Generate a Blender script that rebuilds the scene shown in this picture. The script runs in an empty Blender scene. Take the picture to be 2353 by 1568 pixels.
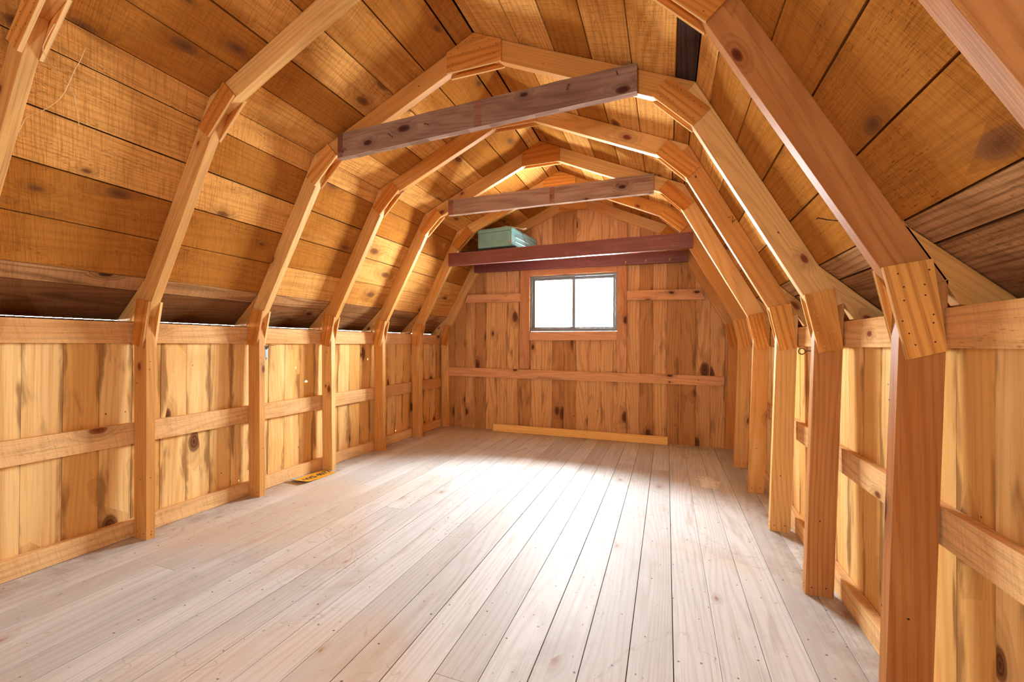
import bpy, math, random
from mathutils import Vector, Matrix

random.seed(7)
SC = bpy.context.scene
COL = SC.collection
V = Vector

# ------------------------------------------------------------------ camera
yaw, pitch, roll = math.radians(20.088), math.radians(0.395), math.radians(0.337)
CP = V((0.9594, -1.3763, 1.0014))
fw = V((-math.sin(yaw)*math.cos(pitch), math.cos(yaw)*math.cos(pitch), math.sin(pitch)))
r0 = V((math.cos(yaw), math.sin(yaw), 0.0))
u0 = r0.cross(fw)
rr = r0*math.cos(roll) + u0*math.sin(roll)
uu = -r0*math.sin(roll) + u0*math.cos(roll)
cd = bpy.data.cameras.new('camera')
cam = bpy.data.objects.new('camera', cd)
COL.objects.link(cam)
cd.sensor_width = 36.0
cd.lens = 971.6/2353*36
cd.clip_start = 0.02
cam.matrix_world = Matrix(((rr.x, uu.x, -fw.x, CP.x), (rr.y, uu.y, -fw.y, CP.y), (rr.z, uu.z, -fw.z, CP.z), (0, 0, 0, 1)))
SC.camera = cam

# ------------------------------------------------------------------ sky, exposure, daylight openings
SC.view_settings.view_transform = 'Standard'
SC.view_settings.look = 'None'
SC.view_settings.gamma = 1.0
SC.view_settings.use_curve_mapping = False
SC.view_settings.exposure = 1.2
SC.cycles.max_bounces = 9
SC.cycles.diffuse_bounces = 7
SC.cycles.glossy_bounces = 2
SC.cycles.sample_clamp_indirect = 20.0
SC.cycles.use_adaptive_sampling = True
SC.cycles.adaptive_threshold = 0.035

SKY = 78.0
w = bpy.data.worlds.new('overcast_sky')
SC.world = w
w.use_nodes = True
bg = w.node_tree.nodes['Background']
bg.inputs[0].default_value = (0.92, 0.97, 1.0, 1)
bg.inputs[1].default_value = SKY

def portal(name, loc, rot, sx, sy):
    l = bpy.data.lights.new(name, 'AREA'); l.shape = 'RECTANGLE'; l.size = sx; l.size_y = sy
    l.cycles.is_portal = True
    o = bpy.data.objects.new(name, l); COL.objects.link(o); o.location = loc; o.rotation_euler = rot
portal('window_daylight', (-0.01, 3.20, 1.455), (math.radians(-90), 0, 0), 0.98, 0.64)
portal('added_slot_daylight', (0.40, -2.60, 1.2), (math.radians(90), 0, 0), .10, .6)  # portal at a slot added behind the camera as fill light, no real doorway

# ------------------------------------------------------------------ profile of the building (metres)
Y = {0: -0.620, 1: 0.0, 2: 0.6387, 3: 1.2624, 4: 1.8978, 5: 2.521, 6: 3.1547}
YW = 3.197          # inner face of the end sheathing
YF = -2.60          # inner face of the wall behind the camera
TH = 0.040          # lumber thickness
J = (1.521, 1.130); K = (1.002, 2.082); R0 = (0.0, 2.527)
DP, DR = 0.096, 0.104

def isect(p, d, q, e):
    c = d[0]*e[1]-d[1]*e[0]
    t = ((q[0]-p[0])*e[1]-(q[1]-p[1])*e[0])/c
    return (p[0]+d[0]*t, p[1]+d[1]*t)
def off(p, d, t):
    n = math.hypot(*d); return (p[0]+d[1]/n*t, p[1]-d[0]/n*t)
dpst = (0.0186, 1.0); dlow = (K[0]-J[0], K[1]-J[1]); dup = (R0[0]-K[0], R0[1]-K[1])
Jo = isect(off(J, dpst, DP), dpst, off(J, dlow, DR), dlow)
Ko = isect(off(J, dlow, DR), dlow, off(K, dup, DR), dup)
RoZ = isect(off(K, dup, DR), dup, (0, 0), (0, 1))[1]
def low_x(z): return Ko[0] + (Ko[1]-z)*(-dlow[0]/dlow[1])
KS = (low_x(1.325), 1.325)     # where the roof boards leave the rafters
KE = (1.765, 1.115)            # eave end of the roof boards
def roof_z(x):
    x = abs(x)
    if x <= Ko[0]: return RoZ + (Ko[1]-RoZ)*x/Ko[0]
    if x <= KS[0]: return Ko[1] + (KS[1]-Ko[1])*(x-Ko[0])/(KS[0]-Ko[0])
    return KS[1] + (KE[1]-KS[1])*(x-KS[0])/(KE[0]-KS[0])

# ------------------------------------------------------------------ materials
def nt_new(name):
    m = bpy.data.materials.new(name); m.use_nodes = True
    nt = m.node_tree; nt.nodes.clear()
    out = nt.nodes.new('ShaderNodeOutputMaterial'); b = nt.nodes.new('ShaderNodeBsdfPrincipled')
    nt.links.new(b.outputs[0], out.inputs[0])
    return m, nt, b
class G:
    def __init__(s, nt): s.nt = nt
    def n(s, t, **k):
        x = s.nt.nodes.new(t)
        for a, b in k.items(): setattr(x, a, b)
        return x
    def put(s, sock, v):
        if v is None: return
        if isinstance(v, bpy.types.NodeSocket): s.nt.links.new(v, sock)
        else:
            if hasattr(sock.default_value, '__len__') and len(sock.default_value) == 4 and len(v) == 3: v = (*v, 1)
            sock.default_value = v
    def m(s, op, a, b=None, c=None, clamp=False):
        x = s.n('ShaderNodeMath', operation=op, use_clamp=clamp)
        for i, v in enumerate((a, b, c)): s.put(x.inputs[i], v)
        return x.outputs[0]
    def xyz(s, a, b, c):
        x = s.n('ShaderNodeCombineXYZ')
        for i, v in enumerate((a, b, c)): s.put(x.inputs[i], v)
        return x.outputs[0]
    def sep(s, v):
        x = s.n('ShaderNodeSeparateXYZ'); s.put(x.inputs[0], v); return x.outputs
    def noise(s, vec, scale=1, det=3, rough=.55, dist=0):
        x = s.n('ShaderNodeTexNoise'); s.put(x.inputs['Vector'], vec)
        x.inputs['Scale'].default_value = scale; x.inputs['Detail'].default_value = det
        x.inputs['Roughness'].default_value = rough; x.inputs['Distortion'].default_value = dist
        return x.outputs['Fac']
    def mapr(s, v, a, b, c=0., d=1., smooth=True):
        x = s.n('ShaderNodeMapRange', interpolation_type='SMOOTHSTEP' if smooth else 'LINEAR')
        s.put(x.inputs['Value'], v)
        for nme, q in (('From Min', a), ('From Max', b), ('To Min', c), ('To Max', d)): s.put(x.inputs[nme], q)
        return x.outputs['Result']
    def mix(s, f, a, b, mode='MIX'):
        x = s.n('ShaderNodeMix', data_type='RGBA', blend_type=mode, clamp_factor=True)
        s.put(x.inputs[0], f); s.put(x.inputs[6], a); s.put(x.inputs[7], b)
        return x.outputs[2]
    def vor(s, vec, scale=1, rnd=1.0):
        x = s.n('ShaderNodeTexVoronoi', voronoi_dimensions='2D'); s.put(x.inputs['Vector'], vec)
        x.inputs['Scale'].default_value = scale; x.inputs['Randomness'].default_value = rnd
        return x.outputs['Distance'], x.outputs['Color']
def lin(r, g, b):
    f = lambda c: (c/255/12.92) if c <= 10 else ((c/255+.055)/1.055)**2.4
    return (f(r), f(g), f(b))

def wood(name, light, dark, ring=None, knot=(60, 30, 15), knots=.5, kr=.17, stain=None, stain_amt=0., edge=0.,
         saw=0., ringamt=.5, vary=.3, rough=.6, bump=.25, spots=0., spec=0., freq=34):
    m, nt, b = nt_new(name); g = G(nt)
    uv = g.n('ShaderNodeUVMap', uv_map='grain').outputs[0]
    u, v, _ = g.sep(uv)
    at = g.n('ShaderNodeAttribute', attribute_name='rnd')
    ar, ag, ab = g.sep(at.outputs['Vector'])
    s0 = g.m('MULTIPLY', ar, 37.0)
    # knots
    kv = g.xyz(g.m('MULTIPLY_ADD', u, 4.2, s0), g.m('MULTIPLY_ADD', v, 8.0, s0), 0.0)
    kvd = g.noise(g.xyz(g.m('MULTIPLY', u, 20), g.m('MULTIPLY', v, 30), s0), 1, 1)
    kd, kc = g.vor(kv)
    kcr, kcg, _ = g.sep(kc)
    has = g.m('GREATER_THAN', kcr, 1.0-knots*.36)
    rad = g.m('MULTIPLY_ADD', kcg, kr*.8, kr*.35)
    q = g.m('DIVIDE', g.m('ADD', kd, g.m('MULTIPLY', g.m('SUBTRACT', kvd, .5), .05)), rad)
    kn = g.m('MULTIPLY', g.mapr(q, .72, 1.12, 1, 0), has)
    kcore = g.m('MULTIPLY', g.mapr(q, .1, .75, 1, 0), has)
    halo = g.m('MULTIPLY', g.mapr(q, .8, 3.4, 1, 0), has)
    # growth figure
    n1 = g.noise(g.xyz(g.m('MULTIPLY_ADD', u, .5, s0), g.m('MULTIPLY_ADD', v, 5.0, g.m('MULTIPLY', ab, 9)), s0), 1, 1, .5)
    ph = g.m('ADD', g.m('MULTIPLY', n1, freq), g.m('MULTIPLY', halo, 4.5))
    ph = g.m('ADD', ph, g.m('MULTIPLY', v, 70))
    rings = g.mapr(g.m('SINE', g.m('MULTIPLY', ph, 2.6)), -.2, 1.0, 0, 1)
    fine = g.noise(g.xyz(g.m('MULTIPLY_ADD', u, 3.0, s0), g.m('MULTIPLY', v, 230), s0), 1, 2, .7)
    blot = g.noise(g.xyz(g.m('MULTIPLY_ADD', u, 1.6, s0), g.m('MULTIPLY', v, 7), ab), 1, 3, .6)
    c = g.mix(g.mapr(g.m('ADD', blot, g.m('MULTIPLY', g.m('SUBTRACT', ab, .5), vary*2)), .25, .75), lin(*dark), lin(*light))
    rc = lin(*(ring or tuple(int(x*.72) for x in dark)))
    c = g.mix(g.m('MULTIPLY', rings, g.m('MULTIPLY', ringamt, g.mapr(fine, .2, .8, .45, 1))), c, rc)
    c = g.mix(g.mapr(fine, .48, .8, 0, .5), c, rc)
    bmp = fine
    if saw:
        sw = g.noise(g.xyz(g.m('ADD', g.m('MULTIPLY', u, 150), g.m('MULTIPLY', v, 34)), g.m('MULTIPLY', v, 9), s0), 1, 1.5, .7)
        pit = g.noise(g.xyz(g.m('MULTIPLY', u, 40), g.m('MULTIPLY', v, 260), s0), 1, 2, .75)
        pz = g.m('MULTIPLY', g.mapr(pit, .56, .7), g.mapr(g.noise(g.xyz(g.m('MULTIPLY', u, 5), g.m('MULTIPLY', v, 14), s0), 1, 0), .42, .65))
        c = g.mix(g.m('MULTIPLY', g.mapr(sw, .45, .7), saw*.35), c, rc)
        c = g.mix(g.m('MULTIPLY', pz, saw*.75), c, tuple(x*.35 for x in rc))
        bmp = g.m('MULTIPLY_ADD', sw, saw*1.4, g.m('MULTIPLY', pit, .9))
    if stain_amt:
        sn = g.noise(g.xyz(g.m('MULTIPLY_ADD', u, 2.2, s0), g.m('MULTIPLY', v, 11), g.m('MULTIPLY', ar, 5)), 1, 3, .65, .4)
        if edge:
            e = g.m('ABSOLUTE', g.m('SUBTRACT', ag, .5))
            sn = g.m('ADD', sn, g.mapr(e, .25, .5, 0, edge))
        c = g.mix(g.m('MULTIPLY', g.mapr(sn, .56, .74), stain_amt), c, lin(*stain))
    kcol = lin(*knot)
    c = g.mix(g.m('MULTIPLY', halo, .38), c, tuple(.5*x+.5*y for x, y in zip(rc, kcol)))
    kring = g.mapr(g.m('SINE', g.m('MULTIPLY', q, 16)), -1, 1, .8, 1)
    c = g.mix(g.m('MULTIPLY', kn, kring), c, tuple(1.5*x for x in kcol))
    c = g.mix(g.m('MULTIPLY', kcore, .45), c, tuple(.6*x for x in kcol))
    if spots:
        sd, scc = g.vor(g.xyz(g.m('MULTIPLY', u, 9), g.m('MULTIPLY', v, 15), 0.0))
        sr, sg, _ = g.sep(scc)
        sp = g.m('MULTIPLY', g.m('LESS_THAN', sd, g.m('MULTIPLY_ADD', sg, .055, .02)), g.m('GREATER_THAN', sr, 1-spots))
        c = g.mix(g.m('MULTIPLY', sp, .85), c, lin(58, 36, 24))
    g.put(b.inputs['Base Color'], c)
    b.inputs['Roughness'].default_value = rough
    b.inputs['Specular IOR Level'].default_value = spec
    bn = g.n('ShaderNodeBump'); bn.inputs['Strength'].default_value = bump; bn.inputs['Distance'].default_value = .003
    g.put(bn.inputs['Height'], bmp)
    g.put(b.inputs['Normal'], bn.outputs[0])
    return m, nt, b, g, c

M = {}
M['frame'] = wood('planed_framing_pine', (226, 180, 114), (206, 146, 78), knots=.30, kr=.13, knot=(105, 48, 28), ringamt=.3, vary=.35, bump=.12, spots=.02, rough=.5, spec=.14)[0]
M['framedark'] = wood('reddish_framing_pine', (196, 140, 84), (174, 114, 62), ring=(140, 78, 40), knots=.35, kr=.16, knot=(80, 34, 22), ringamt=.4, vary=.3, bump=.12, spots=.02, rough=.5, spec=.05)[0]
M['roof'] = wood('rough_sawn_roof_pine', (218, 160, 88), (172, 112, 48), ring=(128, 76, 32), knots=.38, kr=.22, knot=(100, 64, 38), saw=.9, ringamt=.32, vary=.75, bump=.45,
                 stain=(120, 80, 48), stain_amt=.35, freq=24)[0]
M['eave'] = wood('weathered_eave_board', (186, 140, 94), (130, 88, 54), knots=.3, knot=(60, 35, 25), saw=.7, ringamt=.6, vary=.4, bump=.4,
                 stain=(72, 50, 34), stain_amt=.5)[0]
M['greyboard'] = wood('silvered_roof_board', (112, 92, 80), (72, 56, 48), ring=(45, 34, 30), knots=.1, knot=(50, 30, 22), saw=.6, ringamt=.7, bump=.4)[0]
M['wall'] = wood('side_wall_pine', (238, 202, 138), (220, 170, 100), ring=(196, 136, 74), knots=.34, kr=.28, knot=(88, 54, 34), ringamt=.35, vary=.4, bump=.12,
                 stain=(124, 76, 42), stain_amt=.7, edge=.15, freq=24, spots=.03)[0]
M['endwall'] = wood('end_wall_pine', (220, 176, 122), (188, 142, 92), ring=(146, 90, 50), knots=.3, kr=.32, knot=(84, 54, 40), ringamt=.42, vary=.6, bump=.15,
                    stain=(110, 76, 54), stain_amt=.6, edge=.1, freq=32, spots=.03)[0]
M['endtrim'] = wood('end_wall_framing', (222, 172, 126), (196, 142, 100), ring=(160, 104, 68), knots=.4, kr=.15, knot=(70, 42, 34), ringamt=.35, vary=.4, bump=.12,
                    stain=(116, 88, 70), stain_amt=.4, spots=.03)[0]
M['girt'] = wood('rough_girt_lumber', (234, 190, 134), (212, 158, 100), knots=.35, kr=.15, knot=(110, 60, 36), saw=.6, ringamt=.3, vary=.4, bump=.35,
                 stain=(150, 108, 76), stain_amt=.3)[0]
M['ply'] = wood('fir_plywood', (226, 164, 88), (200, 130, 60), ring=(154, 88, 36), knots=.08, kr=.2, knot=(90, 45, 24), ringamt=.6, vary=.4, bump=.1, freq=18, spots=.0)[0]
M['grey'] = wood('weathered_tie_lumber', (178, 150, 132), (128, 98, 82), ring=(96, 70, 58), knots=.6, kr=.16, knot=(62, 36, 30), ringamt=.35, vary=.3, bump=.3,
                 stain=(128, 76, 58), stain_amt=.5, rough=.7)[0]
M['bandstain'] = wood('red_stained_lumber', (158, 112, 96), (126, 82, 68), knots=0, ringamt=.35, bump=.2, stain=(190, 170, 160), stain_amt=.4)[0]
M['yellow'] = wood('fresh_pine_strip', (250, 222, 156), (244, 204, 130), ring=(210, 150, 84), knots=.04, ringamt=.3, bump=.08, rough=.45)[0]

def floor_mat():
    m, nt, b, g, c = wood('worn_floor_boards', spec=.15, light=(214, 217, 217), dark=(196, 197, 195), ring=(168, 160, 153), knots=.14, kr=.13, knot=(150, 128, 116), ringamt=.34,
                          vary=.35, rough=.55, bump=.12, stain=(158, 136, 118), stain_amt=.35, freq=30)
    p = g.n('ShaderNodeTexCoord').outputs['Object']
    x, y, z = g.sep(p)
    dirt = g.noise(p, 2.6, 6, .68, .6)
    c = g.mix(g.mapr(dirt, .52, .74, 0, .34), c, lin(152, 140, 134))
    tan = g.noise(p, .9, 3, .5)
    c = g.mix(g.mapr(g.m('MULTIPLY_ADD', x, -.05, tan), .48, .68, 0, .45), c, lin(208, 176, 138))
    # water-stain tide lines
    tl = g.noise(p, 1.7, 4, .6, 1.2)
    ln = g.mapr(g.m('ABSOLUTE', g.m('SUBTRACT', tl, .57)), 0, .006, 1, 0)
    c = g.mix(g.m('MULTIPLY', ln, .28), c, lin(140, 112, 92))
    # nail heads and grit
    d1, c1 = g.vor(g.xyz(x, y, 0.0), 11)
    sr, sg, _ = g.sep(c1)
    sp = g.m('MULTIPLY', g.m('LESS_THAN', d1, g.m('MULTIPLY_ADD', sg, .035, .012)), g.m('GREATER_THAN', sr, .55))
    c = g.mix(g.m('MULTIPLY', sp, .8), c, lin(84, 62, 52))
    d2, c2 = g.vor(g.xyz(g.m('MULTIPLY', x, 3.2), y, 0.0), 7.3)
    sr2, sg2, _ = g.sep(c2)
    sp2 = g.m('MULTIPLY', g.m('LESS_THAN', d2, g.m('MULTIPLY', sg2, .05)), g.m('GREATER_THAN', sr2, .7))
    c = g.mix(g.m('MULTIPLY', sp2, .6), c, lin(96, 70, 56))
    # dried white paint splash on the right
    dx = g.m('SUBTRACT', x, 1.25); dy = g.m('SUBTRACT', y, 2.02)
    rad = g.m('SQRT', g.m('ADD', g.m('MULTIPLY', g.m('MULTIPLY', dx, dx), 5), g.m('MULTIPLY', dy, dy)))
    pn = g.noise(p, 26, 4, .7)
    ps = g.mapr(g.m('ADD', rad, g.m('MULTIPLY', g.m('SUBTRACT', pn, .5), .55)), .10, .15, 1, 0)
    c = g.mix(g.m('MULTIPLY', ps, .85), c, lin(246, 250, 252))
    # uneven darker band along the side walls and towards the end wall
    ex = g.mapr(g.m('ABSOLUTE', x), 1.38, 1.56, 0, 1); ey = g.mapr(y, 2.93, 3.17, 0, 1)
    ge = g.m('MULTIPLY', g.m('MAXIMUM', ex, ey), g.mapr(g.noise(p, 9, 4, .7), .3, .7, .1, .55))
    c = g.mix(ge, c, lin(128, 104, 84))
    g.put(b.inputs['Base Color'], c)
    return m
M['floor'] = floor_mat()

def plain(name, col, rough=.5, metal=0., bump=0., var=0., scale=12, spec=.4, col2=None):
    m, nt, b = nt_new(name); g = G(nt)
    c = lin(*col)
    p = g.n('ShaderNodeTexCoord').outputs['Object']
    if var:
        n = g.noise(p, scale, 4, .65)
        c = g.mix(g.mapr(n, .4, .72, 0, var), c, lin(*(col2 or tuple(int(x*.6) for x in col))))
    g.put(b.inputs['Base Color'], c)
    b.inputs['Roughness'].default_value = rough; b.inputs['Metallic'].default_value = metal
    b.inputs['Specular IOR Level'].default_value = spec
    if bump:
        bn = g.n('ShaderNodeBump'); bn.inputs['Strength'].default_value = bump; bn.inputs['Distance'].default_value = .002
        g.put(bn.inputs['Height'], g.noise(p, 60, 4)); g.put(b.inputs['Normal'], bn.outputs[0])
    return m
M['felt'] = plain('roofing_felt', (26, 22, 20), .9, spec=.1)
M['batten'] = plain('outer_batten', (96, 62, 38), .8, spec=.1)
M['nail'] = plain('nail_steel', (70, 52, 44), .5, .5)
M['nailbright'] = plain('bright_nail_steel', (205, 200, 192), .35, .7)
M['plyedge'] = wood('plywood_edge', (236, 196, 136), (206, 156, 98), ring=(150, 96, 52), knots=0, ringamt=.9, freq=2, bump=.2)[0]
M['steel'] = plain('galvanised_steel', (150, 158, 164), .35, .8)
M['brass'] = plain('brass', (222, 186, 92), .3, .9)
M['alu'] = plain('window_aluminium', (128, 138, 142), .45, .3)
M['string'] = plain('pale_twine', (226, 190, 140), .8)
M['white'] = plain('white_caulk', (240, 236, 230), .6)
M['black'] = plain('black_rubber', (24, 24, 26), .6)
M['rust'] = plain('rusty_wire', (96, 70, 50), .6, .4)
M['hose'] = plain('pale_hose_plastic', (214, 200, 176), .55, var=.5)
M['plate'] = plain('yellow_plate_enamel', (228, 168, 44), .45, var=.55, scale=45, col2=(176, 108, 40))
M['plateink'] = plain('plate_ink', (62, 60, 78), .6, var=.4, scale=60, col2=(120, 100, 80))
M['sticker'] = plain('blue_sticker', (120, 178, 226), .5, var=.5, scale=80, col2=(190, 210, 226))

def red_mat():
    m, nt, b = nt_new('maroon_paint'); g = G(nt)
    p = g.n('ShaderNodeTexCoord').outputs['Object']
    x, y, z = g.sep(p)
    n = g.noise(g.xyz(g.m('MULTIPLY', x, 2.5), y, g.m('MULTIPLY', z, 55)), 1, 4, .6)
    c = g.mix(g.mapr(n, .3, .75), lin(108, 56, 52), lin(130, 76, 73))
    d, cc = g.vor(g.xyz(g.m('MULTIPLY', x, 11), g.m('MULTIPLY', z, 14), 0.0)); r_, g_, _ = g.sep(cc)
    ring = g.m('MULTIPLY', g.mapr(g.m('ABSOLUTE', g.m('SUBTRACT', d, .13)), .0, .05, 1, 0), g.m('GREATER_THAN', r_, .72))
    c = g.mix(g.m('MULTIPLY', ring, g.m('MULTIPLY', g.noise(p, 90, 3), .6)), c, lin(176, 126, 118))
    chip = g.mapr(g.noise(p, 55, 3, .7), .71, .75)
    c = g.mix(g.m('MULTIPLY', chip, .8), c, lin(214, 190, 170))
    g.put(b.inputs['Base Color'], c); b.inputs['Roughness'].default_value = .42
    bn = g.n('ShaderNodeBump'); bn.inputs['Strength'].default_value = .15; bn.inputs['Distance'].default_value = .002
    g.put(bn.inputs['Height'], n); g.put(b.inputs['Normal'], bn.outputs[0])
    return m
M['red'] = red_mat()
def teal_mat():
    m, nt, b = nt_new('turquoise_paint_with_rust'); g = G(nt)
    p = g.n('ShaderNodeTexCoord').outputs['Object']
    n = g.noise(p, 9, 5, .7)
    c = g.mix(g.mapr(g.noise(p, 3.5, 3), .35, .7), lin(112, 160, 158), lin(136, 186, 188))
    c = g.mix(g.mapr(n, .6, .68, 0, .75), c, lin(164, 122, 92))
    c = g.mix(g.mapr(g.noise(p, 45, 3, .7), .66, .72, 0, .8), c, lin(120, 78, 56))
    g.put(b.inputs['Base Color'], c); b.inputs['Roughness'].default_value = .4
    return m
M['teal'] = teal_mat()
def glass_mat():
    m, nt, b = nt_new('window_glass'); g = G(nt)
    nt.nodes.remove(b)
    out = [n for n in nt.nodes if n.type == 'OUTPUT_MATERIAL'][0]
    t = g.n('ShaderNodeBsdfTransparent'); t.inputs[0].default_value = (.97, .98, .98, 1)
    gl = g.n('ShaderNodeBsdfGlossy'); gl.inputs['Roughness'].default_value = .02
    fr = g.n('ShaderNodeFresnel'); fr.inputs[0].default_value = 1.3
    mx = g.n('ShaderNodeMixShader'); g.put(mx.inputs[0], fr.outputs[0])
    nt.links.new(t.outputs[0], mx.inputs[1]); nt.links.new(gl.outputs[0], mx.inputs[2]); nt.links.new(mx.outputs[0], out.inputs[0])
    return m
M['glass'] = glass_mat()

# ------------------------------------------------------------------ mesh builder
class MB:
    def __init__(s): s.v = []; s.f = []; s.uv = []; s.at = []; s.mi = []; s.mats = []
    def mat(s, k):
        if k not in s.mats: s.mats.append(k)
        return s.mats.index(k)
    def face(s, idx, L, ou, ov, r1, r2, mi):
        p = [s.v[i] for i in idx]
        n = V((0, 0, 0))
        for i in range(len(p)):
            a, b = p[i], p[(i+1) % len(p)]
            n += V(((a.y-b.y)*(a.z+b.z), (a.z-b.z)*(a.x+b.x), (a.x-b.x)*(a.y+b.y)))
        if n.length < 1e-12: return
        n.normalize()
        l = L
        if abs(n.dot(L)) > .75: l = V((0, 0, 1)) if abs(n.z) < .7 else V((1, 0, 0))
        l = (l - n*l.dot(n)).normalized(); t = n.cross(l)
        us = [q.dot(l) for q in p]; vs = [q.dot(t) for q in p]
        v0, v1 = min(vs), max(vs); d = max(v1-v0, 1e-6)
        s.f.append(tuple(idx)); s.mi.append(mi)
        for a, b in zip(us, vs):
            s.uv.append((a+ou, b+ov)); s.at.append((r1, (b-v0)/d, r2, 1.0))
    def prism(s, poly, ext, L=None, mat='frame', tint=None, edge=None, key=None):
        """poly: planar outline; ext: extrusion; L: grain direction"""
        poly = [V(p) for p in poly]; ext = V(ext)
        if L is None: L = max(((poly[(i+1) % len(poly)]-poly[i]) for i in range(len(poly))), key=lambda q: q.length)
        L = V(L).normalized()
        n = V((0, 0, 0))
        for i in range(len(poly)):
            n += poly[i].cross(poly[(i+1) % len(poly)])
        if n.dot(ext) > 0: poly.reverse()
        r1 = random.random(); r2 = random.random() if tint is None else tint
        ou, ov = random.random()*40, random.random()*40
        if key: r1, ou, ov = key
        b0 = len(s.v); k = len(poly); mi = s.mat(mat); me = s.mat(edge) if edge else mi
        s.v += poly + [p+ext for p in poly]
        s.face(list(range(b0, b0+k)), L, ou, ov, r1, r2, mi)
        s.face(list(range(b0+2*k-1, b0+k-1, -1)), L, ou+3, ov, r1, r2, mi)
        for i in range(k):
            j = (i+1) % k
            s.face([b0+j, b0+i, b0+k+i, b0+k+j], L, ou+7+i, ov, r1, r2, me)
    def box(s, a, b, L=None, mat='frame', tint=None, edge=None, key=None):
        a, b = V(a), V(b)
        if L is None:
            d = b-a; i = max(range(3), key=lambda i: abs(d[i])); L = V((0, 0, 0)); L[i] = 1
        s.prism([(a.x, a.y, a.z), (b.x, a.y, a.z), (b.x, b.y, a.z), (a.x, b.y, a.z)], (0, 0, b.z-a.z), L, mat, tint, edge, key)
    def disc(s, c, n, r, h, mat='nail', k=8):
        c = V(c); n = V(n).normalized(); a = n.orthogonal().normalized(); b = n.cross(a)
        s.prism([c+a*r*math.cos(i*math.tau/k)+b*r*math.sin(i*math.tau/k) for i in range(k)], n*h, a, mat)
    def tube(s, pts, r, mat, k=6):
        pts = [V(p) for p in pts]; mi = s.mat(mat); base = len(s.v); prev = None
        for i, p in enumerate(pts):
            t = (pts[min(i+1, len(pts)-1)]-pts[max(i-1, 0)]).normalized()
            a = (t.orthogonal() if prev is None else prev - t*prev.dot(t)).normalized(); prev = a; b = t.cross(a)
            for j in range(k): s.v.append(p+a*r*math.cos(j*math.tau/k)+b*r*math.sin(j*math.tau/k))
        for i in range(len(pts)-1):
            for j in range(k):
                q = [base+i*k+j, base+i*k+(j+1) % k, base+(i+1)*k+(j+1) % k, base+(i+1)*k+j]
                s.face(q, V((0, 0, 1)), 0, 0, 0, 0, mi)
        s.face([base+j for j in range(k-1, -1, -1)], V((0, 0, 1)), 0, 0, 0, 0, mi)
        e = base+(len(pts)-1)*k
        s.face([e+j for j in range(k)], V((0, 0, 1)), 0, 0, 0, 0, mi)
    def build(s, name, parent=None, bevel=0., origin=None, smooth=False):
        me = bpy.data.meshes.new(name)
        o0 = V(origin) if origin is not None else V((0, 0, 0))
        if origin is None and s.v:
            lo = V([min(p[i] for p in s.v) for i in range(3)]); hi = V([max(p[i] for p in s.v) for i in range(3)])
            o0 = V(((lo.x+hi.x)/2, (lo.y+hi.y)/2, lo.z))
        me.from_pydata([tuple(p-o0) for p in s.v], [], s.f)
        for k in s.mats: me.materials.append(M[k])
        me.uv_layers.new(name='grain'); me.attributes.new('rnd', 'FLOAT_COLOR', 'CORNER')
        uvl = me.uv_layers['grain']; at = me.attributes['rnd']
        uvl.data.foreach_set('uv', [c for p in s.uv for c in p])
        at.data.foreach_set('color', [c for p in s.at for c in p])
        me.polygons.foreach_set('material_index', s.mi)
        if smooth: me.polygons.foreach_set('use_smooth', [True]*len(me.polygons))
        me.update()
        o = bpy.data.objects.new(name, me); COL.objects.link(o)
        if parent is not None:
            o.parent = parent; o.location = o0 - parent.location
        else: o.location = o0
        if bevel:
            bv = o.modifiers.new('bevel', 'BEVEL'); bv.width = bevel; bv.segments = 2; bv.limit_method = 'ANGLE'; bv.angle_limit = math.radians(40)
        return o
def tag(o, label, cat, group=None, kind=None):
    if label: o['label'] = label
    if cat: o['category'] = cat
    if group: o['group'] = group
    if kind: o['kind'] = kind
    return o
def struct(o): o['kind'] = 'structure'; return o
def empty(name, loc):
    o = bpy.data.objects.new(name, None); COL.objects.link(o); o.location = loc; o.empty_display_size = .1
    return o

# ------------------------------------------------------------------ floor
fb = MB()
seams = [0.028+0.1365*k for k in range(-14, 13)]
seams = [-1.72] + [x for x in seams if -1.68 < x < 1.68] + [1.72]
for a, b in zip(seams, seams[1:]):
    y = YF-.02
    cuts = sorted([y, YW+.02] + ([random.uniform(-.5, 2.6)] if random.random() < .25 else []))
    g = random.choice([.0006, .001, .0014, .0022])
    for c0, c1 in zip(cuts, cuts[1:]):
        fb.box((a+g, c0+.0006, -.022), (b-g, c1-.0006, 0), (0, 1, 0), 'floor')
fb.box((-1.72, YF-.02, -.04), (1.72, YW+.02, -.0225), (0, 1, 0), 'felt')
struct(fb.build('floor', bevel=.0008, origin=(0, 0, 0)))

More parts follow.
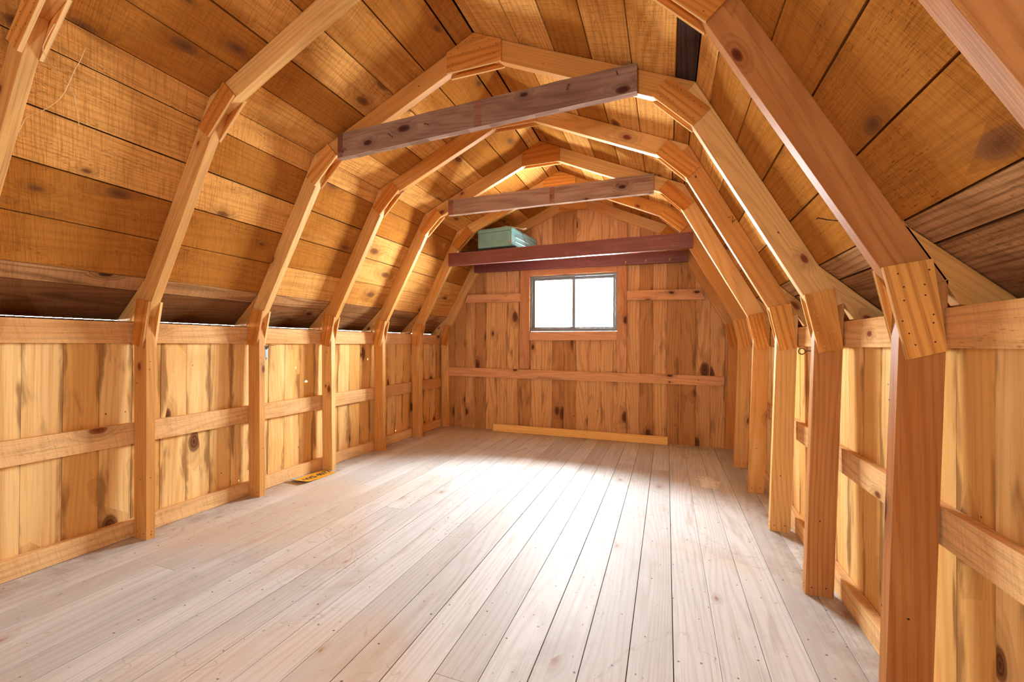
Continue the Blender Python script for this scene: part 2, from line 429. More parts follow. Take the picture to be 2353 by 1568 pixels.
# ------------------------------------------------------------------ side walls
XW = 1.645
def side_wall(s, name):
    mb = MB(); p = .1335
    edges = [.008+p*k for k in range(-20, 24)]
    edges = [YF] + [e for e in edges if YF+.05 < e < YW-.03] + [YW-.002]
    holes = {}
    if s < 0:
        holes = {1.140: (.703, .012, .008), 1.041: (.815, .004, .009), 1.850: (.851, .004, .010), 1.480: (.331, .004, .010), 2.29: (.106, .005, .008), .599: (.104, .003, .006)}
    for i, (a, b) in enumerate(zip(edges, edges[1:])):
        g = random.choice([.0006, .0012, .002])
        a += g; b -= g
        t = random.random()
        hs = [(y, h) for y, h in holes.items() if a+.008 < y < b-.008]
        near = [(y, h) for y, h in holes.items() if not (a+.008 < y < b-.008) and a-.008 <= y <= b+.008]
        if not hs:
            mb.box((s*XW, a, 0), (s*(XW+.02), b, 1.10), (0, 0, 1), 'wall', t)
        else:
            y, (z, ry, rz) = hs[0]
            # knot hole: the board closes round a small ragged octagon
            k = 8; ring = [(y+ry*math.cos(q*math.tau/k+.4)*random.uniform(.8, 1.2), z+rz*math.sin(q*math.tau/k+.4)*random.uniform(.8, 1.2)) for q in range(k)]
            zc = z; za, zb = z-.05, z+.05
            r1 = random.random()
            key = (random.random(), random.random()*40, random.random()*40)
            for q0, q1 in ((0, za), (zb, 1.10)):
                mb.prism([(s*XW, a, q0), (s*XW, b, q0), (s*XW, b, q1), (s*XW, a, q1)], (s*.02, 0, 0), (0, 0, 1), 'wall', t, key=key)
            outer = []
            for q in range(k):
                an = q*math.tau/k+.4; dy, dz = math.cos(an), math.sin(an)
                tt = min(((b-y)/dy if dy > 0 else (a-y)/dy) if abs(dy) > 1e-6 else 9, ((zb-z)/dz if dz > 0 else (za-z)/dz) if abs(dz) > 1e-6 else 9)
                outer.append((y+dy*tt, z+dz*tt))
            cor = [(b, zb), (a, zb), (a, za), (b, za)]
            for q in range(k):
                o1, o2 = outer[q], outer[(q+1) % k]
                poly = [ring[q], o1]
                for c_ in cor:
                    on1 = abs(o1[0]-c_[0]) < 1e-6 or abs(o1[1]-c_[1]) < 1e-6
                    on2 = abs(o2[0]-c_[0]) < 1e-6 or abs(o2[1]-c_[1]) < 1e-6
                    if on1 and on2 and not (abs(o1[0]-o2[0]) < 1e-6 or abs(o1[1]-o2[1]) < 1e-6): poly.append(c_)
                poly += [o2, ring[(q+1) % k]]
                mb.prism([(s*XW, p_[0], p_[1]) for p_ in poly], (s*.02, 0, 0), (0, 0, 1), 'wall', t, key=key)
                for q_ in range(len(mb.at)-6*len(poly), len(mb.at)): mb.at[q_] = (mb.at[q_][0], min(1, max(0, .5)), mb.at[q_][2], 1.0)
        # batten behind the seam, stopped short beside the light leaks
        segs = [(0, 1.10)]
        for y, (z, ry, rz) in holes.items():
            if abs(y-b) < .05:
                segs = [q for lo, hi in segs for q in ((lo, min(hi, z-.03)), (max(lo, z+.03), hi)) if q[1]-q[0] > .01]
        for lo, hi in segs:
            mb.box((s*(XW+.0205), b-.02, lo), (s*(XW+.035), min(b+.022, YW), hi), (0, 0, 1), 'batten')
    return struct(mb.build(name, origin=(s*XW, 0, 0)))
side_wall(-1, 'wall_left'); side_wall(1, 'wall_right')

# ------------------------------------------------------------------ end wall with the window opening
WX0, WX1, WZ0, WZ1 = -.490, .470, 1.143, 1.765
def gable(name, y0, y1, openx, openz, seams, mat, tfun=None):
    mb = MB(); out = 1 if y1 > y0 else -1
    cuts = sorted(set(seams + [openx[0], openx[1], 0.0001, Ko[0], -Ko[0], KS[0], -KS[0]]))
    merged = set([openx[0], openx[1], 0.0001, Ko[0], -Ko[0], KS[0], -KS[0]]) - set(seams)
    lo = -XW; tint = random.random(); r = None
    xs = [-XW-.0205] + [c for c in cuts if -XW+.01 < c < XW-.01] + [XW+.0205]
    for a, b in zip(xs, xs[1:]):
        if b-a < .002: continue
        if a not in merged: tint = random.random()
        ga = .0 if a in merged else random.choice([.0005, .001, .0016])
        gb = .0 if b in merged else .0006
        za, zb = roof_z(a)-.0015-(.1 if abs(a) > XW else 0), roof_z(b)-.0015-(.1 if abs(b) > XW else 0)
        def col(z0, za_, zb_):
            mb.prism([(a+ga, y0, z0), (b-gb, y0, z0), (b-gb, y0, zb_), (a+ga, y0, za_)], (0, y1-y0, 0), (0, 0, 1), mat, tint)
        if a >= openx[0]-.001 and b <= openx[1]+.001:
            if openz[0] > .01: col(0, openz[0], openz[0])
            if za > openz[1]: col(openz[1], za, zb)
        else: col(0, za, zb)
        if b not in merged and b < XW-.03:
            zt = roof_z(b+.025)-.01 if b > 0 else roof_z(b-.025)-.01
            inside = openx[0]-.03 < b < openx[1]+.03
            for z0, z1 in ([(0, openz[0]-.001), (openz[1]+.001, zt)] if inside else [(0, zt)]):
                if z1-z0 > .03: mb.box((b-.022, y1+.0005*out, z0), (b+.022, y1+.015*out, z1), (0, 0, 1), 'batten')
    for s in (-1, 1):
        mb.box((s*(XW+.0215), y0-.06*out, 0), (s*(XW+.045), y1+.016*out, .60), (0, 0, 1), 'batten')
        mb.box((s*(XW+.0215), y0-.06*out, .635), (s*(XW+.045), y1+.016*out, 1.08), (0, 0, 1), 'batten')
    mb.box((-XW-.04, y1+.0155*out, -.05), (openx[0]-.002, y1+.03*out, .04), (1, 0, 0), 'batten')
    mb.box((openx[1]+.002, y1+.0155*out, -.05), (XW+.04, y1+.03*out, .04), (1, 0, 0), 'batten')
    mb.box((-XW-.04, y1+.0155*out, -.05), (XW+.04, y1+.03*out, -.002), (1, 0, 0), 'batten')
    if openz[0] > .01: mb.box((openx[0]-.01, y1+.0155*out, -.05), (openx[1]+.01, y1+.03*out, .04), (1, 0, 0), 'batten')
    return struct(mb.build(name, origin=(0, y0, 0)))
es = [-1.508, -1.448, -1.303, -1.171, -1.037, -.904, -.773, -.633, -.490, -.358, -.235, -.104, .031, .163, .299, .427, .562, .694, .828, .961, 1.092, 1.227, 1.361, 1.493]
gable('wall_back', YW, YW+.02, (WX0, WX1), (WZ0, WZ1), es, 'endwall')
gable('wall_front', YF, YF-.02, (.35, .45), (0.9, 1.50), [-1.6+.134*k for k in range(1, 24)], 'wall')  # the slot in this unseen wall is added to let in fill light

# ------------------------------------------------------------------ roof boards
def roof():
    mb = MB()
    up = [0.0, .06, .252, .437, .620, .805, .994, Ko[0]]
    upl = [0.0, .101, .302, .504, .704, .893, Ko[0]]
    lw = [Ko[0], 1.134, 1.236, 1.334, 1.433, KS[0]]
    kk = [KS[0], 1.602, KE[0]]
    y0, y1 = YF-.12, YW+.14
    for s in (-1, 1):
        for lst, kind in (((upl if s < 0 else up), 'u'), (lw, 'l'), (kk, 'k')):
            for xa, xb in zip(lst, lst[1:]):
                A = V((s*xa, 0, roof_z(xa))); B = V((s*xb, 0, roof_z(xb)))
                d = (B-A).normalized(); n = V((-d.z, 0, d.x))
                if n.z < 0: n = -n
                g = random.choice([.0014, .0022, .004])
                if (s < 0 and xa == .101): g = .0045
                if xa == 0.0: A = A + d*.003
                a, b = A+d*g, B-d*g
                ends = [y0]
                yy = y0
                marks = [-1.88, -1.25, Y[0]+.02, Y[1]+.02, Y[2]+.02, Y[3]+.02, Y[4]+.02, Y[5]+.02]
                ends += [q for q in marks if random.random() < .42] + [y1]
                grey = (s > 0 and xa == .994)
                if grey: ends = [y0, Y[1]+.02, Y[2]+.02, y1]
                for i, (c0, c1) in enumerate(zip(ends, ends[1:])):
                    mat = 'eave' if (kind == 'k' or (kind == 'l' and False)) else 'roof'
                    if grey and i == 1: mat = 'greyboard'
                    mb.prism([a+V((0, c0+.0006, 0)), b+V((0, c0+.0006, 0)), b+n*.02+V((0, c0+.0006, 0)), a+n*.02+V((0, c0+.0006, 0))],
                             (0, c1-c0-.0012, 0), (0, 1, 0), mat)
        if s < 0: mb.prism([(-.12, y0, RoZ-.12*.4437+.031), (0, y0, RoZ+.031), (.12, y0, RoZ-.12*.4437+.031), (.12, y0, RoZ-.12*.4437+.038), (0, y0, RoZ+.04), (-.12, y0, RoZ-.12*.4437+.038)], (0, y1-y0, 0), (0, 1, 0), 'felt')
        mb.box((s*(XW+.0203), y0, 1.080), (s*1.775, y1, 1.088), (0, 1, 0), 'batten')
        for ya, yb in ((YF-.045, YF-.03), (YW+.03, YW+.045)):
            mb.prism([(s*(XW+.0203), ya, 1.085), (s*1.775, ya, 1.085), (s*1.775, ya, 1.125), (s*(XW+.0203), ya, roof_z(XW+.02)+.01)], (0, yb-ya, 0), (1, 0, 0), 'batten')
        mb.box((s*1.7655, y0, 1.088), (s*1.785, y1, 1.1128 if s < 0 else 1.1148), (0, 1, 0), 'batten')
        mb.box((s*1.7655, y0, 1.1152), (s*1.785, y1, 1.150), (0, 1, 0), 'batten')
        pts = [(0, RoZ), Ko, KS, KE]
        for p, q in zip(pts, pts[1:]):
            A = V((s*p[0], 0, p[1])); B = V((s*q[0], 0, q[1])); d = (B-A).normalized(); n = V((-d.z, 0, d.x))
            if n.z < 0: n = -n
            a, b = A+n*.0205-d*.014, B+n*.0205+d*.014
            mb.prism([a+V((0, y0, 0)), b+V((0, y0, 0)), b+n*.008+V((0, y0, 0)), a+n*.008+V((0, y0, 0))], (0, y1-y0, 0), (0, 1, 0), 'felt')
    return struct(mb.build('ceiling', origin=(0, 0, RoZ)))
roof()

# ------------------------------------------------------------------ rafter frames
JIT = {(1, -1): (0, -.006), (1, 1): (.008, .001), (2, -1): (-.007, .002), (2, 1): (0, .006), (3, -1): (-.002, -.002), (3, 1): (0, .004), (4, -1): (.001, .004),
       (4, 1): (-.002, 0), (5, -1): (.005, .003), (5, 1): (-.006, 0), (6, -1): (.002, 0), (6, 1): (.003, 0)}
def gus_nails(mb, quad, y, out, mat='nail'):
    """nail heads in rough rows over a gusset outline (x,z)"""
    for u_ in (.12, .30, .42, .60, .72, .88):
        for v_ in (.22, .78):
            uu_, vv_ = u_+random.uniform(-.04, .04), v_+random.uniform(-.12, .12)
            p = [(1-uu_)*((1-vv_)*quad[0][i]+vv_*quad[3][i]) + uu_*((1-vv_)*quad[1][i]+vv_*quad[2][i]) for i in (0, 1)]
            mb.disc((p[0], y, p[1]), (0, out, 0), .0022, .0006, mat)
def frame(b, label, far=True, frontbits=True):
    y = Y[b]; root = empty('rafter_frame', (0, y, 0))
    tag(root, label, 'rafter frame', 'gambrel rafter frames along the shed')
    e = (0, TH, 0); a = RoZ-.003
    BV = .0015
    for s in (-1, 1):
        dx, dz = JIT.get((b, s), (0, 0))
        dx = dx*s; dz = 0
        def P(q, eps=0): return (s*(q[0]), y, q[1])
        pb = (1.5 if s < 0 else 1.487, 0.0)
        post = [pb, J, Jo, (pb[0]+DP, 0.0)]
        mb = MB(); mb.prism([P((q[0]+dx, q[1])) for q in post], e, (0, 0, 1), 'framedark' if (s > 0 and b in (1, 2)) else 'frame')
        if frontbits:
            for (nx, nz) in ((.022, .03), (.07, .035), (.05, .3)):
                mb.disc((s*(pb[0]+nx+dx), y, nz), (0, -1, 0), .003, .0006)
            for nz in (.02, .035, .31, .86, .9):
                mb.disc((s*(pb[0]+dx+.0186*nz), y+.012+.016*random.random(), nz), (-s, 0, 0), .0026, .0006)
        mb.build('post', root, BV)
        lo = [J, K, Ko, Jo]
        low = [(J[0]+dx, J[1]), K, (Ko[0]-.001, Ko[1]-.002), (Jo[0]-.001+dx, Jo[1])]
        mb = MB(); mb.prism([P(q) for q in low], e, (s*dlow[0], 0, dlow[1]), 'framedark' if (s > 0 and b in (0, 1)) else 'frame'); mb.build('lower_rafter', root, BV)
        upr = [K, R0, (0.0, RoZ-.002), (Ko[0]-.001, Ko[1]-.002)]
        mb = MB(); mb.prism([P((q[0]+(.0004 if q[0] == 0 else 0), q[1])) for q in upr], e, (s*dup[0], 0, dup[1]), 'frame'); mb.build('upper_rafter', root, BV)
        kick = [(KS[0]-.001, KS[1]-.002), (KE[0]-.004, KE[1]-.002), (KE[0]-.004, 1.104), (1.668, 1.104), (Jo[0]+.03, 1.106), (Jo[0]-.004, Jo[1]+.006)]
        mb = MB(); mb.prism([P(q) for q in kick], e, (s*.23, 0, -.21), 'frame'); mb.build('eave_block', root, BV)
        g1 = [(1.531, .97), (1.48, 1.205), (1.582, 1.226), (1.611, .99)]
        g2 = [(1.066, 1.965), (.896, 2.129), (.966, 2.203), (1.136, 2.024)]
        for nm, q in (('eave_gusset', g1), ('knuckle_gusset', g2)):
            j = [(p[0]+random.uniform(-.003, .003), p[1]+random.uniform(-.004, .004)) for p in q] if nm == 'knuckle_gusset' else [(p[0]+dx, p[1]+random.uniform(-.004, .004)) for p in q]
            for side in ((-1, 1) if far else (-1,)):
                yy = y-.0125 if side < 0 else y+TH+.0005
                mb = MB()
                mb.prism([(s*p[0], yy, p[1]) for p in j], (0, .012, 0), (s*(j[1][0]-j[0][0]), 0, j[1][1]-j[0][1]), 'ply', edge='plyedge')
                if side < 0: gus_nails(mb, [(s*p[0], p[1]) for p in j], yy, -1, random.choice(['nail', 'nailbright']) if s > 0 else 'nail')
                mb.build(nm, root, .0008)
    gr = [(-.157, 2.455), (.157, 2.455), (.157, roof_z(.157)-.004), (0, RoZ-.004), (-.157, roof_z(.157)-.004)]
    for side in ((-1, 1) if far else (-1,)):
        yy = y-.0125 if side < 0 else y+TH+.0005
        mb = MB(); mb.prism([(p[0], yy, p[1]) for p in gr], (0, .012, 0), (1, 0, 0), 'ply', edge='plyedge')
        if side < 0:
            for px, pz in ((-.13, 2.55), (-.09, 2.575), (-.045, 2.60), (-.12, 2.50), (-.06, 2.545), (.0, 2.61), (.05, 2.595), (.09, 2.58), (.13, 2.55), (.04, 2.55), (.12, 2.50), (-.13, 2.47)):
                mb.disc((px, yy, pz), (0, -1, 0), .0028, .0006)
        mb.build('ridge_gusset', root, .0008)
    return root
frame(0, 'nearest rafter frame, cut off by the top corners of the photo')
f1 = frame(1, 'rafter frame whose large knotty right post fills the right foreground')
frame(2, 'pine rafter frame carrying the nearer, longer weathered grey tie beam')
f3 = frame(3, 'pine rafter frame without a beam, standing between the two grey tie beams')
frame(4, 'pine rafter frame carrying the farther, smaller weathered grey tie beam')
frame(5, 'pine rafter frame carrying the front maroon board and the turquoise case')
frame(6, 'flat gable rafter frame fastened against the planked end wall around the window', far=False)

for root_, pts_ in ((f3, [(1.318, Y[3]+.001, 1.705), (1.300, Y[3]-.02, 1.684), (1.300, Y[3]-.03, 1.715), (1.278, Y[3]-.028, 1.71)]),
                    (f1, [(1.40, .018, 1.345), (1.375, .018, 1.350), (1.352, .012, 1.356), (1.348, .010, 1.352)])):
    nb = MB(); nb.tube(pts_, .0016, 'nail', 5); nb.build('bent_nail', root_)

# ------------------------------------------------------------------ long horizontal side boards (girts) behind the posts
def girt(s, z0, z1, name, label, cat):
    mb = MB(); xi = 1.6165 if z0 > .8 else (1.614 if z0 > .3 else 1.607)
    cuts = [YF+.001, Y[1]+.02, Y[4]+.02, YW-.001]
    if z0 < .05: cuts = [YF+.001, YW-.001]
    for a, b in zip(cuts, cuts[1:]):
        mb.box((s*xi, a+.0004, z0), (s*(XW-.0012), b-.0004, z1), (0, 1, 0), 'girt')
    tag(mb.build(name, bevel=.0015), label, cat, 'horizontal boards along the side walls')
girt(-1, .993, 1.100, 'wall_plate_board', 'top pine plate board along the left wall, directly under the eave', 'wall plate')
girt(1, .997, 1.098, 'wall_plate_board', 'top pine plate board along the right wall, behind the gussets', 'wall plate')
girt(-1, .476, .584, 'wall_girt', 'mid-height pine girt running behind the posts of the left wall', 'girt')
girt(1, .497, .594, 'wall_girt', 'mid-height rough pine girt running behind the posts of the right wall', 'girt')
girt(-1, .001, .087, 'sole_board', 'bottom pine board along the left wall, lying on the floor', 'sole board')
girt(1, .001, .085, 'sole_board', 'bottom pine board along the right wall, lying on the floor', 'sole board')

# ------------------------------------------------------------------ end wall framing
def member(name, label, cat, poly, y0=YW-.0395, th=.039, L=None, mat='endtrim', nails=()):
    mb = MB(); mb.prism([(p[0], y0, p[1]) for p in poly], (0, th, 0), L, mat)
    for n_ in nails: mb.disc((n_[0], y0, n_[1]), (0, -1, 0), .003, .0006)
    return tag(mb.build(name, bevel=.0012), label, cat, 'framing on the end wall')
member('wall_girt', 'long horizontal board across the whole end wall below the window', 'girt', [(-1.512, .612), (1.486, .606), (1.486, .698), (-1.512, .718)], y0=YW-.026, th=.0255,
       nails=[(-1.48, .66), (-.9, .67), (-.3, .66), (.3, .66), (.9, .65), (1.4, .65)])
member('wall_stud', 'vertical stud at the left side of the window', 'stud', [(-.603, .722), (-.492, .722), (-.492, roof_z(.6)-.125), (-.603, roof_z(.6)-.165)], nails=[(-.55, .75), (-.54, 1.3), (-.55, 1.7)])
member('wall_stud', 'vertical stud at the right side of the window', 'stud', [(.472, .712), (.568, .712), (.568, 2.265), (.530, 2.285), (.472, 2.285)], nails=[(.52, .74), (.52, 1.3)])
member('window_header', 'short board across the top of the window under the maroon boards', 'window trim', [(-.490, 1.767), (.470, 1.767), (.470, 1.852), (-.490, 1.852)])
member('window_sill_board', 'short board across the bottom of the window, pinkish with a dark knot end', 'window trim', [(-.490, 1.045), (.470, 1.045), (.470, 1.141), (-.490, 1.141)])
member('blocking_board', 'short horizontal block left of the window', 'blocking', [(-1.300, 1.489), (-.605, 1.482), (-.605, 1.576), (-1.262, 1.583)])
member('blocking_board', 'short horizontal block right of the window with a mitred right end', 'blocking', [(.570, 1.463), (1.318, 1.449), (1.262, 1.553), (.570, 1.563)])

# ------------------------------------------------------------------ window
def window():
    root = struct(empty('window_1', (-.01, YW, WZ0)))
    fr = MB(); y0, y1 = YW-.012, YW+.05; t = .022
    fr.box((WX0+.001, y0, WZ0+.001), (WX0+t, y1, WZ1-.001), None, 'alu'); fr.box((WX1-t, y0, WZ0+.001), (WX1-.001, y1, WZ1-.001), None, 'alu')
    fr.box((WX0+t, y0, WZ0+.001), (WX1-t, y1, WZ0+t), None, 'alu'); fr.box((WX0+t, y0, WZ1-t), (WX1-t, y1, WZ1-.001), None, 'alu')
    fr.box((WX0+t, y0+.004, WZ0+t), (WX1-t, y0+.008, WZ0+t+.012), None, 'alu')
    fr.build('window_frame', root, .001)
    for i, (a, b, yy) in enumerate(((WX0+t, .018, YW+.012), (-.034, WX1-t, YW+.030))):
        sh = MB(); k = .028
        sh.box((a, yy, WZ0+t), (a+k, yy+.016, WZ1-t), None, 'alu'); sh.box((b-k, yy, WZ0+t), (b, yy+.016, WZ1-t), None, 'alu')
        sh.box((a+k, yy, WZ0+t), (b-k, yy+.016, WZ0+t+k), None, 'alu'); sh.box((a+k, yy, WZ1-t-k), (b-k, yy+.016, WZ1-t), None, 'alu')
        o = sh.build('sash', root, .001)
        gp = MB(); gp.box((a+k, yy+.006, WZ0+t+k), (b-k, yy+.010, WZ1-t-k), None, 'glass')
        gq = gp.build('pane', root)
        gq.parent = o; gq.location = gq.location - o.location
window()

# ------------------------------------------------------------------ beams
def beam(name, label, cat, x0, x1, zl, zr, y0, y1, mat, nails, grp, bands=()):
    root = empty(name, ((x0+x1)/2, (y0+y1)/2, min(zl[0], zr[0])))
    tag(root, label, cat, grp)
    mb = MB(); n = 14; tops, bots = [], []
    for i in range(n+1):
        t = i/n; x = x0+(x1-x0)*t
        bots.append((x, y0, zl[0]+(zr[0]-zl[0])*t+random.uniform(-.0012, .0012)))
        tops.append((x, y0, zl[1]+(zr[1]-zl[1])*t+random.uniform(-.0025, .0025)))
    r1, r2, ou, ov = random.random(), .5, random.random()*9, random.random()*9
    mb.prism(bots + tops[::-1], (0, y1-y0, 0), (1, 0, 0), mat)
    for (bx0, bx1, bm) in bands:
        za = lambda x: zl[0]+(zr[0]-zl[0])*(x-x0)/(x1-x0); zb = lambda x: zl[1]+(zr[1]-zl[1])*(x-x0)/(x1-x0)
        mb.prism([(bx0, y0-.0006, za(bx0)+.002), (bx1, y0-.0006, za(bx1)+.002), (bx1, y0-.0006, zb(bx1)-.003), (bx0, y0-.0006, zb(bx0)-.003)], (0, .0004, 0), (1, 0, 0), bm)
    mb.build('board', root, .0015)
    for (x, z, dx, dz) in nails:
        nb = MB(); nb.tube([(x, y0+.002, z), (x, y0-.012, z), (x+dx*.4, y0-.02, z+dz*.4), (x+dx, y0-.022, z+dz)], .0016, 'nail', 5)
        nb.disc((x+dx, y0-.022, z+dz), (dx, 0, dz+.0001), .0035, .001, 'nail'); nb.build('bent_nail', root)
    return root
tb = beam('tie_beam', 'weathered grey tie beam nearest the camera, nailed across the rafters near the top', 'tie beam', -.863, .830, (2.088, 2.232), (2.146, 2.276), Y[2]-.040, Y[2]-.0015, 'grey',
          [(.52, 2.235, -.006, -.03), (.74, 2.25, .006, -.022), (-.27, 2.185, .03, -.015), (-.50, 2.17, .035, -.03), (-.80, 2.13, -.004, -.025)], 'weathered grey tie beams', [(.02, .062, 'bandstain'), (-.862, -.825, 'bandstain')])
beam('tie_beam', 'weathered grey tie beam farther back, smaller, above the turquoise case', 'tie beam', -.818, .868, (2.110, 2.243), (2.111, 2.249), Y[4]-.040, Y[4]-.0015, 'grey',
     [(.10, 2.18, .004, -.03), (.62, 2.2, -.02, -.02)], 'weathered grey tie beams', [(.085, .125, 'bandstain'), (-.817, -.77, 'bandstain')])
beam('shelf_board', 'front maroon painted board across the shed, under the turquoise case', 'board', -1.155, 1.165, (1.800, 1.930), (1.822, 1.957), Y[5]-.040, Y[5]-.0005, 'red',
     [(-.95, 1.86, .004, -.006)], 'maroon painted boards')
rb = beam('shelf_board', 'rear maroon painted board with brass hooks, just above the window', 'board', -1.160, 1.152, (1.834, 1.930), (1.824, 1.940), Y[6]-.040, Y[6]-.0005, 'red',
     [], 'maroon painted boards', [(1.118, 1.151, 'grey')])
for x, w_ in ((.56, 'left of the three, nearest the window'), (.757, 'middle one of the three'), (.985, 'right one of the three')):
    hb = MB(); y0 = Y[6]-.0405; z = 1.855
    hb.disc((x, y0, z), (0, -1, 0), .007, .002, 'brass', 10)
    hb.tube([(x, y0-.001, z), (x, y0-.014, z), (x, y0-.020, z-.006), (x, y0-.022, z-.016), (x, y0-.017, z-.024), (x, y0-.009, z-.022), (x, y0-.006, z-.014)], .0022, 'brass', 6)
    tag(hb.build('cup_hook', smooth=False), 'small brass cup hook on the rear maroon board, ' + w_, 'hook', 'brass hooks on the rear maroon board')

# ------------------------------------------------------------------ turquoise case and clutter on the boards
def rounded(x0, x1, y0, y1, r, z, k=4):
    pts = []
    for cx, cy, a0 in ((x1-r, y1-r, 0), (x0+r, y1-r, 90), (x0+r, y0+r, 180), (x1-r, y0+r, 270)):
        for i in range(k+1):
            a = math.radians(a0+90*i/k); pts.append(V((cx+r*math.cos(a), cy+r*math.sin(a), z)))
    return pts
def case():
    loc = V((-.655, 2.485, 1.9585)); root = empty('metal_case', loc)
    tag(root, 'turquoise painted metal case with rust spots, lying on the maroon boards', 'case')
    W, D, H = .192, .65, .150
    def add(name, rows, mat='teal'):
        mb = MB(); mi = mb.mat(mat); k = None; base = 0
        for (g, z) in rows:
            ring = rounded(-W-g, W+g, 0-g, D+g, .028, z); k = len(ring); mb.v += ring
        for i in range(len(rows)-1):
            for j in range(k):
                mb.face([i*k+j, i*k+(j+1) % k, (i+1)*k+(j+1) % k, (i+1)*k+j], V((0, 0, 1)), 0, 0, .3, .5, mi)
        mb.face([j for j in range(k-1, -1, -1)], V((0, 0, 1)), 0, 0, .3, .5, mi)
        mb.face([(len(rows)-1)*k+j for j in range(k)], V((0, 0, 1)), 0, 0, .3, .5, mi)
        o = mb.build(name, origin=(0, 0, 0)); o.parent = root; o.location = (0, 0, 0)
        o.modifiers.new('bevel', 'BEVEL').width = .003
        return o
    body = add('case_body', [(-.008, 0.0), (0, .008), (0, H)])
    add('lid', [(0.0, H+.0025), (.002, H+.004), (.002, H+.030), (-.003, H+.040), (-.014, H+.044)])
    for z in (.052, .098):
        for sx in (1,):
            mb = MB(); mb.prism([(W+.0005, .10, z), (W+.0005, D-.07, z), (W+.0005, D-.07, z+.012), (W+.0005, .10, z+.012)], (.005, 0, 0), (0, 1, 0), 'teal')
            o = mb.build('pressed_rib', origin=(0, 0, 0)); o.parent = root; o.location = (0, 0, 0)
            o.modifiers.new('bevel', 'BEVEL').width = .002
    mb = MB(); mb.tube([(W+.006, .235, H+.046), (W+.009, .27, .14), (W+.009, .36, .05), (W+.007, .41, .004)], .002, 'black', 6)
    o = mb.build('tie_wire', origin=(0, 0, 0)); o.parent = root; o.location = (0, 0, 0)
    for x_ in (-.02, W-.018):
        mb = MB(); mb.box((x_, -.006, .02), (x_+.007, .0, .085) if x_ > 0 else (x_+.003, .0, .045), None, 'teal')
        if x_ > 0:
            o = mb.build('latch_strip', origin=(0, 0, 0)); o.parent = root; o.location = (0, 0, 0)
    root.rotation_euler = (0, 0, math.radians(-7))
    return root
case()
mb = MB()
mb.prism([(-1.02, 2.50, 1.934), (-.42, 2.48, 1.946), (-.40, 3.10, 1.946), (-1.02, 3.12, 1.934)], (0, 0, .010), (0, 1, 0), 'black')
tag(mb.build('rubber_mat'), 'thin black sheet lying under the turquoise case on the maroon boards', 'sheet')
mb = MB()
pts = []
for i in range(46):
    a = i/45*math.tau*2.1; pts.append((-.945+.055*math.cos(a), 2.66+.04*math.sin(a*.5), 2.045+.085*math.sin(a)))
mb.tube(pts, .0035, 'rust', 6)
tag(mb.build('wire_coil', smooth=True), 'loose coil of brown wire hanging left of the turquoise case', 'wire')
mb = MB()
pts = []
for i in range(60):
    t = i/59; pts.append((-.80+.42*t, 2.66+.05*math.sin(9*t), 2.172+.018*math.sin(math.pi*t)+.002*math.sin(60*t)))
mb.tube(pts, .007, 'hose', 8)
tag(mb.build('hose', smooth=True), 'pale crinkled hose lying on top of the turquoise case', 'hose')

# ------------------------------------------------------------------ loose things
mb = MB()
p0, p1 = V((-.914, 3.118, 0)), V((.972, 3.120, 0))
mb.prism([(p0.x, p0.y, .002), (p0.x, p0.y+.016, .004), (p0.x, p0.y+.034, .080), (p0.x, p0.y+.018, .078)], (p1.x-p0.x, .002, 0), (1, 0, 0), 'yellow')
tag(mb.build('lumber_strip', bevel=.001), 'long yellow pine strip leaning on the floor against the end wall', 'board')

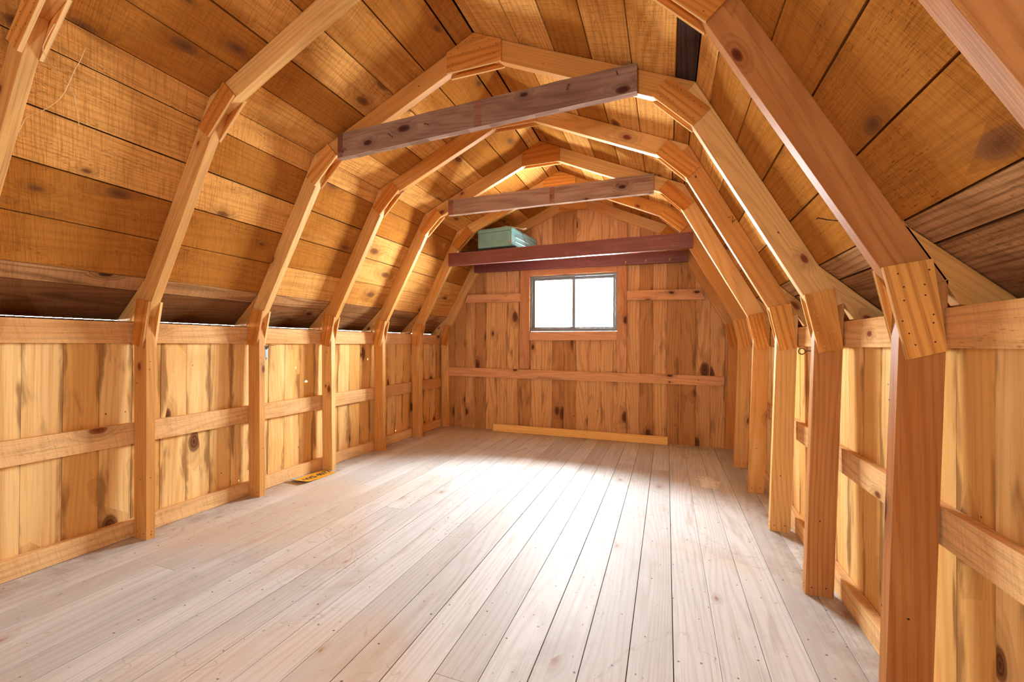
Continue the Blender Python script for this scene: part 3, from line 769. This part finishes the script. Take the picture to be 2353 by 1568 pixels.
def plate_():
    c = [V((-1.583, .932, .004)), V((-1.577, 1.236, .004)), V((-1.428, 1.237, .004)), V((-1.447, .936, .004))]
    X = V((.02, 1, 0)).normalized(); loc = V((-1.508, 1.085, .0))
    root = empty('licence_plate', loc)
    tag(root, 'old yellow licence plate lying on the floor beside the third left post from camera', 'licence plate')
    mb = MB(); n = 12; hw, hh = .152, .074
    rows = []
    for i in range(n+1):
        u_ = -hw+2*hw*i/n
        lift = .003+.016*max(0, (-u_-.07)/.08)**2
        rows.append((u_, lift))
    mi = mb.mat('plate')
    for (u_, lf) in rows:
        for v_ in (-hh, 0, hh): mb.v.append(V((-v_, u_, lf + (.004 if (v_ < 0 and u_ < -.05) else 0))))
    k = 3; nv = len(mb.v); mb.v += [p+V((0, 0, -.0014)) for p in mb.v]
    for i in range(n):
        for j in range(2):
            q = [i*k+j, (i+1)*k+j, (i+1)*k+j+1, i*k+j+1]
            mb.face(q, V((0, 1, 0)), 0, 0, 0, 0, mi); mb.face([x+nv for x in reversed(q)], V((0, 1, 0)), 0, 0, 0, 0, mi)
        mb.face([i*k, i*k+nv, (i+1)*k+nv, (i+1)*k], V((0, 1, 0)), 0, 0, 0, 0, mi)
        mb.face([i*k+2, (i+1)*k+2, (i+1)*k+2+nv, i*k+2+nv], V((0, 1, 0)), 0, 0, 0, 0, mi)
    for a in (0, n):
        q = [a*k, a*k+1, a*k+1+nv, a*k+nv]; q2 = [a*k+1, a*k+2, a*k+2+nv, a*k+1+nv]
        for z_ in (q, q2): mb.face(z_ if a == 0 else z_[::-1], V((0, 0, 1)), 0, 0, 0, 0, mi)
    o = mb.build('plate_body', origin=(0, 0, 0)); o.parent = root; o.location = (0, 0, 0)
    def txt(name, body, size, u_, v_, z):
        cu = bpy.data.curves.new(name, 'FONT'); cu.body = body; cu.size = size; cu.extrude = .0006; cu.align_x = 'CENTER'; cu.align_y = 'CENTER'
        cu.materials.append(M['plateink'])
        t0 = bpy.data.objects.new(name, cu); me = bpy.data.meshes.new_from_object(t0); bpy.data.objects.remove(t0)
        t = bpy.data.objects.new(name, me); COL.objects.link(t); t.parent = root
        t.location = (-v_, u_, z); t.rotation_euler = (0, 0, math.radians(90)); t.scale = (.92, 1.15, 1)
    txt('plate_number', 'DWS 4077', .068, .012, -.004, .0042)
    s_ = MB(); s_.box((-.066, -.140, .0165), (-.040, -.108, .0175), None, 'sticker')
    o = s_.build('sticker', origin=(0, 0, 0)); o.parent = root; o.location = (0, 0, 0)
    root.rotation_euler = (0, 0, math.radians(-2))
plate_()

# steel shelf bracket on the left post of frame 2
mb = MB(); x = -1.4815; y = Y[2]+.004
mb.prism([(x, y, .978), (x, y+.022, .978), (x, y+.019, .90), (x, y+.011, .885), (x, y+.004, .90)], (.004, 0, 0), (0, 0, 1), 'steel')
mb.prism([(x, y, .980), (x+.085, y+.006, .980), (x+.092, y+.011, .980), (x+.085, y+.016, .980), (x, y+.022, .980)], (0, 0, .003), (1, 0, 0), 'steel')
mb.disc((x+.004, y+.011, .90), (1, 0, 0), .003, .001, 'nail')
mb.prism([(x+.004, y+.009, .978), (x+.004, y+.009, .955), (x+.030, y+.009, .979)], (0, .003, 0), (0, 0, 1), 'steel')
tag(mb.build('shelf_bracket'), 'small grey steel shelf bracket screwed on the second left post from the camera', 'bracket')
# screw eye on the right post of frame 2
mb = MB(); cx, cy, cz = 1.478, Y[2]+.012, .978
ring = [(cx+.012*math.cos(math.radians(a)), cy, cz+.012*math.sin(math.radians(a))) for a in range(20, 381, 24)]
mb.tube([(1.509, cy, cz+.002), (1.492, cy, cz+.001)] + ring, .0022, 'rust', 6)
tag(mb.build('screw_eye'), 'small rusty screw eye in the inner face of the second right post from camera', 'hook')
# twine at the upper left
def twine(pts, label):
    mb = MB(); pp = []
    for i in range(len(pts)-1):
        for k in range(5):
            t = k/5; p = [pts[max(i-1, 0)], pts[i], pts[i+1], pts[min(i+2, len(pts)-1)]]; p = [V(q) for q in p]
            pp.append(.5*((2*p[1])+(p[2]-p[0])*t+(2*p[0]-5*p[1]+4*p[2]-p[3])*t*t+(3*p[1]-p[0]-3*p[2]+p[3])*t**3))
    pp.append(V(pts[-1])); mb.tube(pp, .0011, 'string', 5)
    tag(mb.build('twine', smooth=True), label, 'string', 'loose twine hanging at the upper left')
yy = Y[0]+.012
twine([(-.905, yy, 2.03), (-.930, yy-.01, 1.975), (-.945, yy-.01, 1.945), (-.915, yy, 1.895), (-.866, yy, 1.85), (-.848, yy+.02, 1.815), (-.842, yy+.03, 1.75), (-.83, yy+.03, 1.70)],
      'short pale twine hanging from the knuckle of the nearest frame')
twine([(-.845, yy+.05, 1.97), (-.83, yy+.03, 1.91), (-.81, yy+.01, 1.868), (-.82, yy, 1.82), (-.868, yy, 1.78), (-.934, yy-.01, 1.75), (-1.03, yy-.01, 1.747), (-1.09, yy, 1.735), (-1.13, yy, 1.70)],
      'long pale twine looping down to the left rafter of the nearest frame')
